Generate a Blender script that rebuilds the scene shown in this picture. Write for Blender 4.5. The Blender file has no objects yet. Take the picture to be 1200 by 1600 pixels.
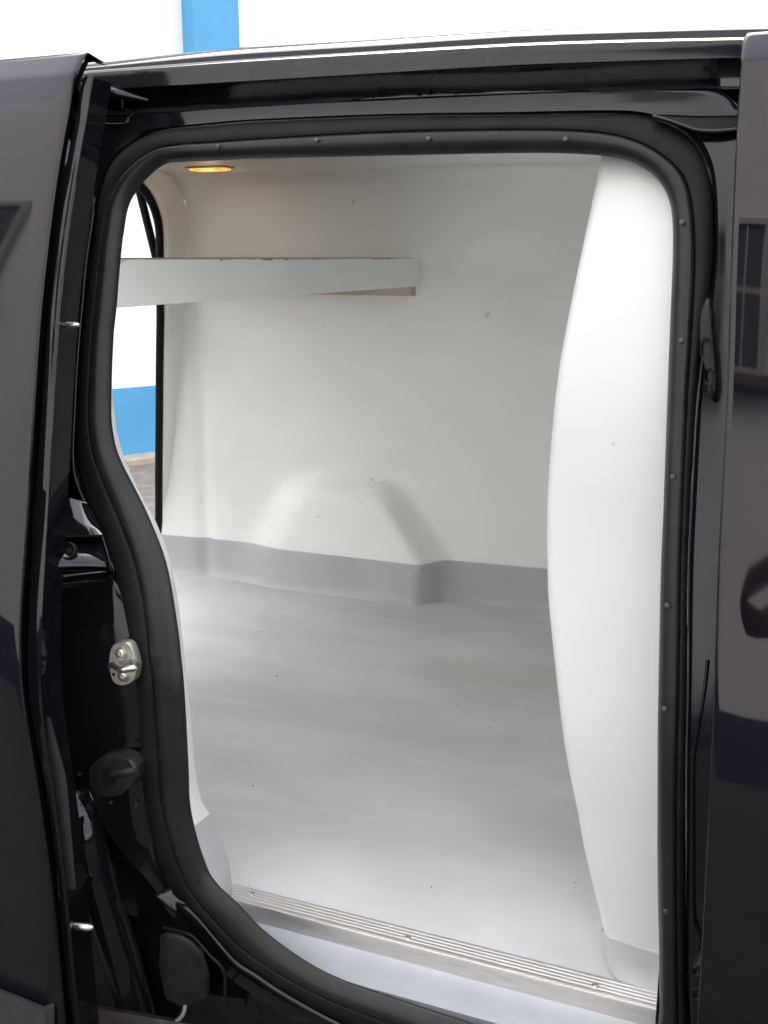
import bpy, bmesh, math, random
from mathutils import Vector, Matrix
random.seed(7)
sc = bpy.context.scene
col = sc.collection
# ------------------------------------------------------------------ camera
F = 1600.0; YAW = math.radians(21.8); PIT = math.radians(14.0)
CAM = Vector((0.0, -1.03, 1.51))
cd = bpy.data.cameras.new('camera'); cam = bpy.data.objects.new('camera', cd); col.objects.link(cam)
cam.location = CAM; cam.rotation_euler = (math.pi/2 - PIT, 0, YAW)
cd.sensor_fit = 'VERTICAL'; cd.sensor_height = 36; cd.lens = 36 * F / 1600.0
cd.clip_start = 0.02; cd.clip_end = 400
sc.camera = cam
# ------------------------------------------------------------------ daylight: bright overcast
SUN_EL = math.radians(60); SUN_AZ = math.radians(335)   # direction the light comes from, clockwise from +Y
w = bpy.data.worlds.new('World'); sc.world = w; w.use_nodes = True
nt = w.node_tree; bg = nt.nodes['Background']
sky = nt.nodes.new('ShaderNodeTexSky'); sky.sky_type = 'NISHITA'; sky.sun_disc = False
sky.sun_elevation = SUN_EL; sky.sun_rotation = SUN_AZ; sky.dust_density = 5.0; sky.air_density = 2.0; sky.ozone_density = 1.0
hs = nt.nodes.new('ShaderNodeHueSaturation'); hs.inputs['Saturation'].default_value = 0.3
nt.links.new(sky.outputs[0], hs.inputs['Color']); nt.links.new(hs.outputs[0], bg.inputs['Color'])
bg.inputs['Strength'].default_value = 0.15
sd = bpy.data.lights.new('sun', 'SUN'); sun = bpy.data.objects.new('sun', sd); col.objects.link(sun)
sd.energy = 0.5; sd.angle = math.radians(60); sd.color = (1, .97, .93)
sdir = Vector((math.sin(SUN_AZ)*math.cos(SUN_EL), math.cos(SUN_AZ)*math.cos(SUN_EL), math.sin(SUN_EL)))
sun.rotation_euler = sdir.to_track_quat('Z', 'Y').to_euler()
sc.view_settings.view_transform = 'Standard'; sc.view_settings.look = 'None'; sc.view_settings.gamma = 1
sc.view_settings.exposure = 2.43
sc.render.engine = 'CYCLES'; sc.cycles.seed = 11; sc.cycles.denoising_prefilter = 'ACCURATE'; sc.cycles.blur_glossy = .5; sc.cycles.max_bounces = 14; sc.cycles.diffuse_bounces = 8
# ------------------------------------------------------------------ geometry helpers
FW = Vector((-math.sin(YAW)*math.cos(PIT), math.cos(YAW)*math.cos(PIT), -math.sin(PIT)))
RT = Vector((math.cos(YAW), math.sin(YAW), 0)); UP = RT.cross(FW)
def ray(px, py): return FW + RT*((px-600)/F) - UP*((py-800)/F)
def onY(px, py, Y): d = ray(px, py); return CAM + d*((Y-CAM.y)/d.y)
def onX(px, py, X): d = ray(px, py); return CAM + d*((X-CAM.x)/d.x)
def onZ(px, py, Z): d = ray(px, py); return CAM + d*((Z-CAM.z)/d.z)
_SL = [(.3,-.08),(.6,-.05),(.80,-.01),(.90,.02),(.96,.09),(1.02,.185),(1.10,.215),(1.3,.225),(1.5,.255),(1.65,.30),(1.78,.36),(1.9,.40)]
_TB = []
def tb(z):                                  # tumblehome of the van side: inward lean over height
    if not _TB:
        acc = 0; sl = lambda q: _SL[0][1] if q <= .3 else next((b+(d-b)*(q-a)/(c-a) for (a, b), (c, d) in zip(_SL, _SL[1:]) if q <= c), _SL[-1][1])
        for i in range(700):
            q = .2+.0025*i; acc += .0025*(sl(q-.02)+sl(q)+sl(q+.02))/3; _TB.append(acc)
        base = _TB[int((.92-.2)/.0025)]
        for i in range(700): _TB[i] -= base
    t = max(0, min(698.9, (z-.2)/.0025)); i = int(t); return _TB[i]+(_TB[i+1]-_TB[i])*(t-i)
def onS(px, py, off):                       # point of the leaning side surface set back by off
    d = ray(px, py); Y = off
    for _ in range(25):
        p = CAM + d*((Y-CAM.y)/d.y); Y = .5*Y + .5*(tb(p.z)+off)
    return CAM + d*((tb(p.z)+off-CAM.y)/d.y)
def cr(pts, n, closed=False):               # Catmull-Rom resampling, n steps per span
    P = [Vector(p) for p in pts]; m = len(P); out = []
    for i in range(m if closed else m-1):
        g = lambda k: P[k % m] if closed else P[max(0, min(m-1, k))]
        a, b, c, d = g(i-1), g(i), g(i+1), g(i+2)
        for k in range(n):
            t = k/n
            out.append(.5*((2*b)+(c-a)*t+(2*a-5*b+4*c-d)*t*t+(3*b-a-3*c+d)*t**3))
    if not closed: out.append(P[-1])
    return out
def onP(px, py, P0, n):                      # sight line against a plane
    d = ray(px, py); return CAM + d*((P0-CAM).dot(n)/d.dot(n))
def pillow(name, outline, n, h, m, parent):   # softly domed facet that shapes a highlight
    c = sum(outline, Vector())/len(outline)
    rows = [[c+(p-c)*k-n*d*h for p in outline] for k, d in ((1, 1.6), (.97, .9), (.88, .45), (.7, .15), (.4, .02))]
    bm = grid(rows, cv=True); bm.verts.ensure_lookup_table(); bm.faces.new(bm.verts[-len(outline):]); return obj(name, bm, m, parent, 80)
def lut(tab, x):                            # piecewise-linear table
    if x <= tab[0][0]: return tab[0][1]
    for (a, b), (c, d) in zip(tab, tab[1:]):
        if x <= c: return b + (d-b)*(x-a)/(c-a)
    return tab[-1][1]
def sstep(a, b, x):
    t = max(0, min(1, (x-a)/(b-a))); return t*t*(3-2*t)
def link(name, me, mat, parent=None, loc=None):
    o = bpy.data.objects.new(name, me); col.objects.link(o)
    if mat: me.materials.append(mat)
    if parent:
        o.parent = parent
        if parent.type == 'EMPTY': o.matrix_parent_inverse = Matrix.Translation(-parent.location)
    if loc: o.location = loc
    return o
def obj(name, bm, mat, parent=None, smooth=35, bevel=0, seg=2):
    bmesh.ops.remove_doubles(bm, verts=bm.verts, dist=1e-6)
    bmesh.ops.recalc_face_normals(bm, faces=bm.faces)
    me = bpy.data.meshes.new(name); bm.to_mesh(me); bm.free()
    o = link(name, me, mat, parent)
    if bevel:
        b = o.modifiers.new('bevel', 'BEVEL'); b.width = bevel; b.segments = seg; b.limit_method = 'ANGLE'; b.angle_limit = math.radians(40)
    if smooth:
        me.shade_smooth(); me.set_sharp_from_angle(angle=math.radians(smooth))
    return o
def add_grid(bm, rows, cu=False, cv=False):
    V = [[bm.verts.new(p) for p in r] for r in rows]
    n, m = len(V), len(V[0])
    for i in range(n if cu else n-1):
        for j in range(m if cv else m-1):
            q = [V[i][j], V[(i+1) % n][j], V[(i+1) % n][(j+1) % m], V[i][(j+1) % m]]
            try: bm.faces.new(q)
            except ValueError: pass
    return V
def grid(rows, cu=False, cv=False):
    bm = bmesh.new(); add_grid(bm, rows, cu, cv); return bm
def add_box(bm, a, b):
    x0, y0, z0 = a; x1, y1, z1 = b
    v = [bm.verts.new(p) for p in [(x0,y0,z0),(x1,y0,z0),(x1,y1,z0),(x0,y1,z0),(x0,y0,z1),(x1,y0,z1),(x1,y1,z1),(x0,y1,z1)]]
    for f in [(0,3,2,1),(4,5,6,7),(0,1,5,4),(1,2,6,5),(2,3,7,6),(3,0,4,7)]: bm.faces.new([v[i] for i in f])
def box(a, b): bm = bmesh.new(); add_box(bm, a, b); return bm
def add_tube(bm, pts, r, n=10, cap=True, closed=False):
    P = [Vector(p) for p in pts]; rows = []; up = None
    for i, p in enumerate(P):
        t = (P[(i+1) % len(P)]-P[i-1]) if closed else (P[min(i+1, len(P)-1)]-P[max(i-1, 0)])
        t.normalize()
        if up is None: up = t.orthogonal().normalized()
        up = (up - t*up.dot(t)).normalized(); s = t.cross(up)
        rr = r[i] if isinstance(r, (list, tuple)) else r
        rows.append([p + up*math.cos(2*math.pi*k/n)*rr + s*math.sin(2*math.pi*k/n)*rr for k in range(n)])
    V = add_grid(bm, rows, cu=closed, cv=True)
    if cap and not closed:
        bm.faces.new(V[0][::-1]); bm.faces.new(V[-1])
def tube(pts, r, n=10, **k): bm = bmesh.new(); add_tube(bm, pts, r, n, **k); return bm
def add_prism(bm, outline, vec):            # outline: 3-D points of a flat polygon, pushed along vec
    v = [bm.verts.new(p) for p in outline]; u = [bm.verts.new(Vector(p)+vec) for p in outline]
    bm.faces.new(v); bm.faces.new(u[::-1]); n = len(v)
    for i in range(n): bm.faces.new([v[i], u[i], u[(i+1) % n], v[(i+1) % n]])
def prism(o, vec): bm = bmesh.new(); add_prism(bm, o, Vector(vec)); return bm
def frame_at(px, py, off):                  # local axes of the leaning side: origin, along, up, out
    p = onS(px, py, off); e = .01
    u = Vector((0, tb(p.z+e)-tb(p.z-e), 2*e)).normalized(); a = Vector((1,0,0)); return p, a, u, a.cross(u)
def disc(px, py, off, r, h, n=14, dome=.35):
    p, a, u, o = frame_at(px, py, off)
    rows = [[p + (a*math.cos(2*math.pi*k/n)+u*math.sin(2*math.pi*k/n))*rr + o*hh for k in range(n)]
            for rr, hh in [(r, -.002), (r, h*.5), (r*.8, h*.9), (r*dome, h)]]
    bm = bmesh.new(); V = add_grid(bm, rows, cv=True); bm.faces.new(V[-1]); return bm
# ------------------------------------------------------------------ materials
def mat(name, color, rough=.5, metal=0, ior=1.5, emit=None):
    m = bpy.data.materials.new(name); m.use_nodes = True; b = m.node_tree.nodes['Principled BSDF']
    b.inputs['Base Color'].default_value = (*color, 1); b.inputs['Roughness'].default_value = rough
    b.inputs['Metallic'].default_value = metal; b.inputs['IOR'].default_value = ior
    if emit: b.inputs['Emission Color'].default_value = (*emit[0], 1); b.inputs['Emission Strength'].default_value = emit[1]
    return m
def nodes(m): return m.node_tree.nodes, m.node_tree.links, m.node_tree.nodes['Principled BSDF']
def noise_node(m, scale, detail=4, stretch=None):
    N, L, b = nodes(m); tc = N.new('ShaderNodeTexCoord'); t = N.new('ShaderNodeTexNoise')
    t.inputs['Scale'].default_value = scale; t.inputs['Detail'].default_value = detail
    mp = N.new('ShaderNodeMapping'); L.new(tc.outputs['Object'], mp.inputs['Vector']); L.new(mp.outputs[0], t.inputs['Vector'])
    if stretch: mp.inputs['Scale'].default_value = stretch
    return t
def ramp(m, src, stops):
    N, L, b = nodes(m); r = N.new('ShaderNodeValToRGB'); e = r.color_ramp.elements
    e[0].position, e[0].color = stops[0][0], (*stops[0][1], 1); e[1].position, e[1].color = stops[-1][0], (*stops[-1][1], 1)
    for p, c in stops[1:-1]: x = e.new(p); x.color = (*c, 1)
    L.new(src, r.inputs['Fac']); return r
def mix(m, fac, a, b2, mode='MIX'):
    N, L, b = nodes(m); x = N.new('ShaderNodeMix'); x.data_type = 'RGBA'; x.blend_type = mode
    for s, v in ((0, fac), (6, a), (7, b2)):
        if isinstance(v, (int, float)): x.inputs[s].default_value = v
        elif isinstance(v, tuple): x.inputs[s].default_value = (*v, 1)
        else: L.new(v, x.inputs[s])
    return x.outputs[2]
def bump(m, src, strength, dist):
    N, L, b = nodes(m); x = N.new('ShaderNodeBump'); x.inputs['Strength'].default_value = strength; x.inputs['Distance'].default_value = dist
    L.new(src, x.inputs['Height']); L.new(x.outputs[0], b.inputs['Normal'])
def mottle(name, c1, c2, scale, rough, bstr=.15, bdist=.001, ior=1.5, detail=6, spec2=None):
    m = mat(name, c1, rough, ior=ior); N, L, b = nodes(m)
    t = noise_node(m, scale, detail); r = ramp(m, t.outputs[0], [(.32, c1), (.68, c2)]); c = r.outputs[0]
    if spec2:                                # sparse small marks
        t2 = noise_node(m, spec2[0], 3); r2 = ramp(m, t2.outputs[0], [(spec2[1], (0,0,0)), (spec2[1]+.05, (1,1,1))])
        c = mix(m, r2.outputs[0], c, spec2[2])
    L.new(c, b.inputs['Base Color'])
    t3 = noise_node(m, scale*6, 5); bump(m, t3.outputs[0], bstr, bdist); return m
PAINT = mat('black_paint', (.0050, .0040, .0056), .045, ior=1.445)
PAINT.node_tree.nodes['Principled BSDF'].inputs['Specular Tint'].default_value = (.96, .90, 1, 1)
_t = noise_node(PAINT, 2.5, 3); bump(PAINT, _t.outputs[0], .05, .004)
_N, _L, _b = nodes(PAINT); _t2 = noise_node(PAINT, 9, 6); _r = ramp(PAINT, _t2.outputs[0], [(.4, (.02,)*3), (.75, (.07,)*3)]); _L.new(_r.outputs[0], _b.inputs['Roughness'])
JAMB = mat('jamb_paint', (.0050, .0040, .0056), .09, ior=1.44)
JAMB.node_tree.nodes['Principled BSDF'].inputs['Specular Tint'].default_value = (.95, .90, 1, 1)
_N, _L, _b = nodes(JAMB); _t2 = noise_node(JAMB, 14, 7); _r = ramp(JAMB, _t2.outputs[0], [(.35, (.06,)*3), (.8, (.28,)*3)]); _L.new(_r.outputs[0], _b.inputs['Roughness'])
RAIL = mottle('rail_paint', (.009, .008, .011), (.016, .014, .019), 12, .12, .08, ior=1.45)  # slightly paler, mottled black than the body paint
RUBBER = mottle('seal_rubber', (.006, .0055, .006), (.010, .009, .010), 20, .55, .1)
TRIM = mottle('trim_rubber', (.009, .008, .0095), (.014, .0125, .0145), 25, .34, .1)
PLAST = mottle('black_plastic', (.007, .006, .007), (.012, .0105, .012), 40, .42, .2, .0004)
for m_, v_ in ((RUBBER, .14), (TRIM, .26), (PLAST, .2)): m_.node_tree.nodes['Principled BSDF'].inputs['Specular IOR Level'].default_value = v_
VOID = mat('socket_shade', (.003,)*3, .7)  # near-black stands in for the shade inside the sockets
LATCHM = mottle('latch_plastic', (.011, .010, .0115), (.017, .0155, .018), 40, .38, .2, .0004)
BUMPER = mottle('grey_plastic', (.024, .023, .026), (.034, .032, .036), 60, .5, .3, .0005)
WHITE = mottle('white_lining', (.86, .865, .845), (.90, .905, .885), 3.2, .36, .10, .0015, spec2=(26, .735, (.58, .56, .52)))
FLOOR = mottle('floor_coating', (.55, .55, .555), (.63, .63, .635), 3.4, .36, .05, .0008)
_N, _L, _b = nodes(FLOOR)
_src = _b.inputs['Base Color'].links[0].from_socket
_t = noise_node(FLOOR, 1.6, 7, (1, 2.2, 1)); _r = ramp(FLOOR, _t.outputs[0], [(.42, (0,0,0)), (.72, (.75,)*3)])
_c = mix(FLOOR, _r.outputs[0], _src, (.45, .425, .405))
_t = noise_node(FLOOR, 6, 8, (.5, 2.5, 1)); _r = ramp(FLOOR, _t.outputs[0], [(.55, (0,0,0)), (.8, (.5,)*3)])
_c = mix(FLOOR, _r.outputs[0], _c, (.67, .67, .675)); _L.new(_c, _b.inputs['Base Color'])
_t = noise_node(FLOOR, 5, 6); _r = ramp(FLOOR, _t.outputs[0], [(.3, (.36,)*3), (.75, (.55,)*3)]); _L.new(_r.outputs[0], _b.inputs['Roughness'])
def scratches(m, scale, colr, thr, wid, stretch):
    N, L, b = nodes(m); src = b.inputs['Base Color'].links[0].from_socket
    t = noise_node(m, scale, 1.5, stretch); a = N.new('ShaderNodeMath'); a.operation = 'SUBTRACT'; a.inputs[1].default_value = .5; L.new(t.outputs[0], a.inputs[0])
    c = N.new('ShaderNodeMath'); c.operation = 'ABSOLUTE'; L.new(a.outputs[0], c.inputs[0])
    d = N.new('ShaderNodeMath'); d.operation = 'LESS_THAN'; d.inputs[1].default_value = wid; L.new(c.outputs[0], d.inputs[0])
    k = noise_node(m, scale*.9, 2); e = N.new('ShaderNodeMath'); e.operation = 'GREATER_THAN'; e.inputs[1].default_value = thr; L.new(k.outputs[0], e.inputs[0])
    f = N.new('ShaderNodeMath'); f.operation = 'MULTIPLY'; L.new(d.outputs[0], f.inputs[0]); L.new(e.outputs[0], f.inputs[1])
    L.new(mix(m, f.outputs[0], src, colr), b.inputs['Base Color'])
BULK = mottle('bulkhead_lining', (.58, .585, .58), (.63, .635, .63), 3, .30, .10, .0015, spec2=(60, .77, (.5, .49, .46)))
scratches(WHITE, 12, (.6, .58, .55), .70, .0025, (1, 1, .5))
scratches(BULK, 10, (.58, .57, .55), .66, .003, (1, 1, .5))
_N, _L, _b = nodes(WHITE); _src = _b.inputs['Base Color'].links[0].from_socket
_t = noise_node(WHITE, 2.2, 6, (1, 1, 1.6)); _r = ramp(WHITE, _t.outputs[0], [(.5, (0,0,0)), (.78, (.55,)*3)])
_L.new(mix(WHITE, _r.outputs[0], _src, (.74, .72, .67)), _b.inputs['Base Color'])
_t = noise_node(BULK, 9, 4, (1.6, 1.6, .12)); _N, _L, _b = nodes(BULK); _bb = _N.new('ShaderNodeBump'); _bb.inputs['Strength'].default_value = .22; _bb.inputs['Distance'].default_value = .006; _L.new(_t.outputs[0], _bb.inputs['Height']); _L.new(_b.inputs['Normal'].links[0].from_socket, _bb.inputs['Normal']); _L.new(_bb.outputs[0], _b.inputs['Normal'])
SKIRT = mottle('skirting_paint', (.42, .42, .44), (.47, .47, .49), 7, .38, .12, .001)
SILL = mottle('sill_paint', (.29, .30, .33), (.35, .36, .385), 11, .35, .3, .001, spec2=(60, .73, (.4, .38, .38)))
SHELFP = mottle('shelf_paint', (.86, .88, .86), (.89, .91, .88), 5, .4, .1, .001, spec2=(40, .74, (.45, .36, .32)))
WOOD = mottle('raw_wood', (.42, .33, .28), (.58, .47, .42), 18, .7, .3, .001)
STEEL = mat('zinc_steel', (.60, .57, .52), .30, 1)
PLATE = mat('zinc_plate', (.40, .38, .33), .42, .85)
ALU = mat('aluminium', (.66, .62, .60), .5, 1)
_N, _L, _b = nodes(ALU); _t = noise_node(ALU, 30, 5, (1, 25, 25)); _r = ramp(ALU, _t.outputs[0], [(.3, (.66, .62, .60)), (.7, (.84, .81, .79))]); _L.new(_r.outputs[0], _b.inputs['Base Color'])
GREYWIRE = mat('grey_cable', (.20, .19, .20), .4)
RIVET = mat('rivet_grey', (.035, .034, .036), .5)
LENS = mat('lamp_lens', (.9, .5, .12), .2, emit=((1.0, .38, .04), .19))
_N, _L, _b = nodes(LENS); _t = noise_node(LENS, 45, 2); _r = ramp(LENS, _t.outputs[0], [(.35, (.9, .30, .03)), (.62, (1.0, .68, .18))]); _L.new(_r.outputs[0], _b.inputs['Emission Color'])
HOUSING = mat('lamp_housing', (.30, .28, .26), .4)
WALLW = mottle('white_render', (.78, .78, .76), (.82, .82, .80), .8, .8, .4, .004)
BLUE = mottle('blue_masonry_paint', (.065, .27, .50), (.085, .31, .55), 1.5, .6, .3, .004)
NAVY = mottle('navy_masonry_paint', (.012, .019, .048), (.018, .027, .064), 1.5, .6, .3, .004)
KERB = mottle('kerb_stone', (.30, .24, .20), (.40, .33, .27), 8, .9, .6, .01)
PAVE = mottle('pavement_concrete', (.13, .105, .09), (.21, .18, .155), 9, .9, .8, .01, detail=10)
GROUND = mottle('yard_asphalt', (.028, .027, .027), (.05, .048, .047), 9, .9, .8, .01, detail=10)
FRAMEP = mat('window_frame_paint', (.40, .39, .38), .4)
GLASSD = mat('dark_window_glass', (.008, .008, .01), .03)
DARKW = mottle('dark_timber', (.035, .028, .026), (.05, .04, .036), 12, .5)
# ------------------------------------------------------------------ property helpers
def empty(name, loc, label, cat, group=None):
    o = bpy.data.objects.new(name, None); col.objects.link(o); o.location = loc; o.empty_display_size = .1
    o['label'] = label; o['category'] = cat
    if group: o['group'] = group
    return o
def plab(o, label): o['label'] = label; return o
# ------------------------------------------------------------------ setting: yard
g = grid([[(-60, -60, 0), (60, -60, 0)], [(-60, 60, 0), (60, 60, 0)]]); o = obj('ground', g, GROUND); o['kind'] = 'structure'
# white building seen through the rear opening and over the roof
bb = empty('building', (0, 0, 0), 'white rendered building with blue painted base and pale blue pilaster behind the van', 'building')
WD = Vector((.5, .866, 0)); WN = Vector((.866, -.5, 0)); W0 = Vector((-4.6, 5.42, 0))
def wpt(s, d, z): return W0 + WD*s + WN*d + Vector((0, 0, z))
def wbox(s0, s1, d0, d1, z0, z1):
    bm = bmesh.new(); add_prism(bm, [wpt(s0, d0, z0), wpt(s1, d0, z0), wpt(s1, d1, z0), wpt(s0, d1, z0)], Vector((0, 0, z1-z0))); return bm
obj('wall', wbox(-9, 26, -.3, 0, 0, 9), WALLW, bb)
DADO = .56
sl_ = obj('pavement', wbox(-9, 26, .22, 2.6, -.05, .012), PAVE, None, bevel=.006); sl_['kind'] = 'structure'
obj('painted_base', wbox(-9, 26, 0.0005, .018, 0, DADO), BLUE, bb, bevel=.004)
obj('kerb', wbox(-9, 26, .018, .22, -.02, .06), KERB, bb, bevel=.015)
def wall_s(px, py):                          # distance along the wall of a sight line
    d = ray(px, py); t = (W0-CAM).dot(WN)/d.dot(WN); return (CAM+d*t-W0).dot(WD)
s0, s1 = wall_s(284, 40), wall_s(357, 40)
obj('pilaster', wbox(s0, s1, 0.0005, .16, DADO, 8.6), BLUE, bb, bevel=.01)
# building across the yard, behind the camera, mirrored in the black paint
ob = empty('building', (0, -5.2, 0), 'white rendered building across the yard with dark windows and a navy painted base', 'building')
OY = -5.2
obj('wall', box((-14, OY-.3, 0), (14, OY, 7.6)), WALLW, ob)
obj('painted_base', box((-14, OY+.0005, 0), (14, OY+.02, .95)), NAVY, ob, bevel=.004)
def window(x0, x1, z0, z1, nx, nz):
    t = .07
    fb = bmesh.new()
    for a, b in [((x0-t, z0-t), (x1+t, z0)), ((x0-t, z1), (x1+t, z1+t)), ((x0-t, z0), (x0, z1)), ((x1, z0), (x1+t, z1))]:
        add_box(fb, (a[0], OY+.001, a[1]), (b[0], OY+.07, b[1]))
    f = obj('window', fb, FRAMEP, ob, bevel=.004)
    bw = .05
    for i in range(nx):
        for k in range(nz):
            xa = x0+(x1-x0)*i/nx; xb = x0+(x1-x0)*(i+1)/nx; za = z0+(z1-z0)*k/nz; zb = z0+(z1-z0)*(k+1)/nz
            obj('pane', box((xa+(bw/2 if i else 0), OY+.002, za+(bw/2 if k else 0)), (xb-(bw/2 if i < nx-1 else 0), OY+.02, zb-(bw/2 if k < nz-1 else 0))), GLASSD, f)
    mb = bmesh.new()
    for i in range(1, nx): add_box(mb, (x0+(x1-x0)*i/nx-bw/2, OY+.003, z0), (x0+(x1-x0)*i/nx+bw/2, OY+.05, z1))
    obj('mullion', mb, FRAMEP, f)
    mb = bmesh.new()
    for k in range(1, nz): add_box(mb, (x0, OY+.003, z0+(z1-z0)*k/nz-bw/2), (x1, OY+.046, z0+(z1-z0)*k/nz+bw/2))
    obj('transom', mb, FRAMEP, f)
    obj('sill', box((x0-.16, OY+.001, z0-t-.10), (x1+.16, OY+.16, z0-t-.002)), DARKW, f, bevel=.006)
WINDOWS = [(-1.2, -.26, 3.42, 4.75, 2, 2), (-7.9, -6.25, 3.9, 5.1, 3, 2), (2.4, 3.3, 3.42, 4.75, 2, 2)]
for a in WINDOWS: window(*a)
# ------------------------------------------------------------------ THE VAN
van = empty('van', (0, 0, 0), 'black delivery van with its side door slid open onto a white lined cargo space', 'van')
# ---- opening: inner edge | trim outer | seal outer | frame face outer, in picture points used to place the loop on the leaning side
LOOP = [
 ((333,251),(330,222),(325,196),(320,172)), ((400,248),(400,217),(400,190),(400,166)), ((600,243),(600,206),(600,182),(600,157)),
 ((800,239),(800,202),(800,180),(800,148)), ((900,240),(905,204),(920,178),(930,142)), ((967,247),(967,212),(990,180),(1010,140)),
 ((1000,260),(1012,228),(1042,194),(1060,139)), ((1027,280),(1042,248),(1077,215),(1120,145)), ((1043,307),(1067,275),(1099,250),(1165,190)),
 ((1050,340),(1080,320),(1112,300),(1168,270)), ((1051,400),(1085,400),(1114,400),(1166,390)), ((1047,500),(1081,500),(1103,500),(1162,500)),
 ((1042,633),(1073,633),(1087,633),(1155,633)), ((1036,800),(1066,800),(1078,800),(1145,800)), ((1032,900),(1063,900),(1074,900),(1140,900)),
 ((1028,1100),(1060,1100),(1072,1100),(1134,1100)), ((1027,1200),(1057,1200),(1070,1200),(1130,1200)), ((1027,1367),(1056,1367),(1070,1367),(1122,1367)),
 ((1030,1533),(1058,1533),(1070,1533),(1115,1533)), ((1028,1600),(1058,1610),(1072,1620),(1115,1630)), ((1010,1640),(1035,1665),(1045,1680),(1085,1715)),
 ((960,1658),(970,1690),(975,1705),(985,1745)), ((850,1640),(850,1672),(850,1688),(848,1728)), ((733,1600),(725,1638),(718,1655),(705,1692)),
 ((633,1567),(618,1603),(605,1625),(590,1652)), ((510,1522),(490,1552),(473,1573),(459,1593)), ((420,1463),(390,1492),(372,1513),(357,1527)),
 ((370,1413),(338,1443),(318,1462),(306,1472)), ((333,1377),(300,1398),(276,1415),(262,1424)), ((317,1343),(280,1358),(255,1372),(238,1384)),
 ((303,1297),(262,1303),(237,1312),(190,1330)), ((295,1253),(252,1255),(226,1258),(140,1258)), ((293,1200),(247,1200),(220,1200),(100,1195)),
 ((287,1087),(240,1087),(214,1087),(40,1087)), ((282,1033),(234,1033),(207,1033),(20,1033)), ((275,973),(228,975),(198,980),(20,980)),
 ((258,880),(213,890),(180,900),(172,908)), ((227,800),(185,812),(150,825),(140,828)), ((187,720),(150,727),(122,735),(116,740)),
 ((175,677),(140,680),(118,682),(114,684)), ((172,633),(138,633),(121,633),(116,633)), ((175,533),(143,533),(127,533),(122,533)),
 ((180,483),(148,483),(132,483),(127,483)), ((187,400),(157,400),(142,402),(136,402)), ((192,360),(163,355),(148,348),(142,346)),
 ((200,320),(172,308),(156,298),(145,300)), ((220,287),(195,268),(178,248),(139,240)), ((253,258),(235,236),(222,214),(150,180)),
 ((283,253),(275,226),(266,202),(240,178))]
loops = []
for k, off in enumerate((.040, .028, .032, .026)):
    loops.append(cr([onS(*t[k], off) for t in LOOP], 5, True))
IN, TO, SO, FO = loops
Yv = Vector((0, 1, 0))
rows = [[], [], [], [], [], [], []]
tr = []; se = []
for a, b, c, d in zip(IN, TO, SO, FO):
    L = lambda p, q, t, y: p.lerp(q, t) + Yv*y
    tr.append([a+Yv*.003, a+Yv*.0015, L(a,b,.07,-.001), L(a,b,.22,-.006), L(a,b,.5,-.008), L(a,b,.8,-.006), L(a,b,.95,-.002), b+Yv*.004])
    h = min(.005, .5*(c-b).length)
    se.append([b+Yv*.004]+[L(b, c, .5-.5*math.cos(math.pi*k/8), -h*math.sin(math.pi*k/8)+.002) for k in range(1, 8)]+[c+Yv*.004])
trim = obj('door_trim', grid(tr, cu=True), TRIM, van, 60)
obj('door_seal', grid(se, cu=True), RUBBER, van, 60)
# rivets in the trim
for px, py in [(340,228),(494,218),(669,216),(883,217),(1065,347),(1064,532),(1051,745),(1042,946),(1038,1108),(1040,1425)]:
    obj('rivet', disc(px, py, .021, .0028, .0008, 10), RIVET, trim)
# painted frame face round the opening
fr = [[c+Yv*.006, c.lerp(d, .15)-Yv*.002, c.lerp(d, .5), c.lerp(d, .9), d, d+Yv*.004+ (d-c).normalized()*.003, d+Yv*.03+(d-c).normalized()*.004] for c, d in zip(SO, FO)]
frame = obj('door_frame', grid(fr, cu=True), JAMB, van, 50)
# recessed rear part of the frame behind the slid-back door
rec = []
for py in range(150, 1720, 60):
    xr = lut([(150,150),(240,139),(300,145),(346,142),(402,136),(483,127),(633,116),(735,116),(828,140),(900,172),(980,205),(1200,222),(1330,245),(1424,268),(1472,310),(1527,360),(1720,600)], py)
    xl = xr-165
    rec.append([onS(xl+(xr-xl)*t, py, .060+.012*math.sin(py*.01)+.03*sstep(700,760,py)*(1-sstep(850,880,py))) for t in (0, .25, .5, .75, .95, 1.04)])
obj('rear_pillar', grid(rec), JAMB, van, 60)
def bead(pts, off, r, name='frame_bead', m=None, n=6, par=None):
    P = cr([onS(*p, off) for p in pts], 6)
    return obj(name, tube(P, r, 8), m or JAMB, par or frame, 60)
bead([(133,215),(138,240),(145,315),(144,345),(135,405),(128,480),(121,560),(117,633),(115,733),(137,795),(160,840),(173,885)], .026, .0022)
bead([(262,1402),(282,1412),(305,1432),(335,1467),(367,1503),(400,1525),(450,1558),(533,1603),(620,1640)], .022, .0042)
bead([(1105,1033),(1100,1080),(1090,1140),(1083,1193),(1082,1300),(1083,1427),(1090,1458),(1103,1490)], .024, .0016)
obj('rocker_panel', grid([[(x, tb(z)+.052, z) for z in (.15, .25, .35, .45, .50, .532)]+[(x, tb(.532)+.075, .535)] for x in [-1.75+.1*i for i in range(22)]]), PAINT, van)
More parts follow.
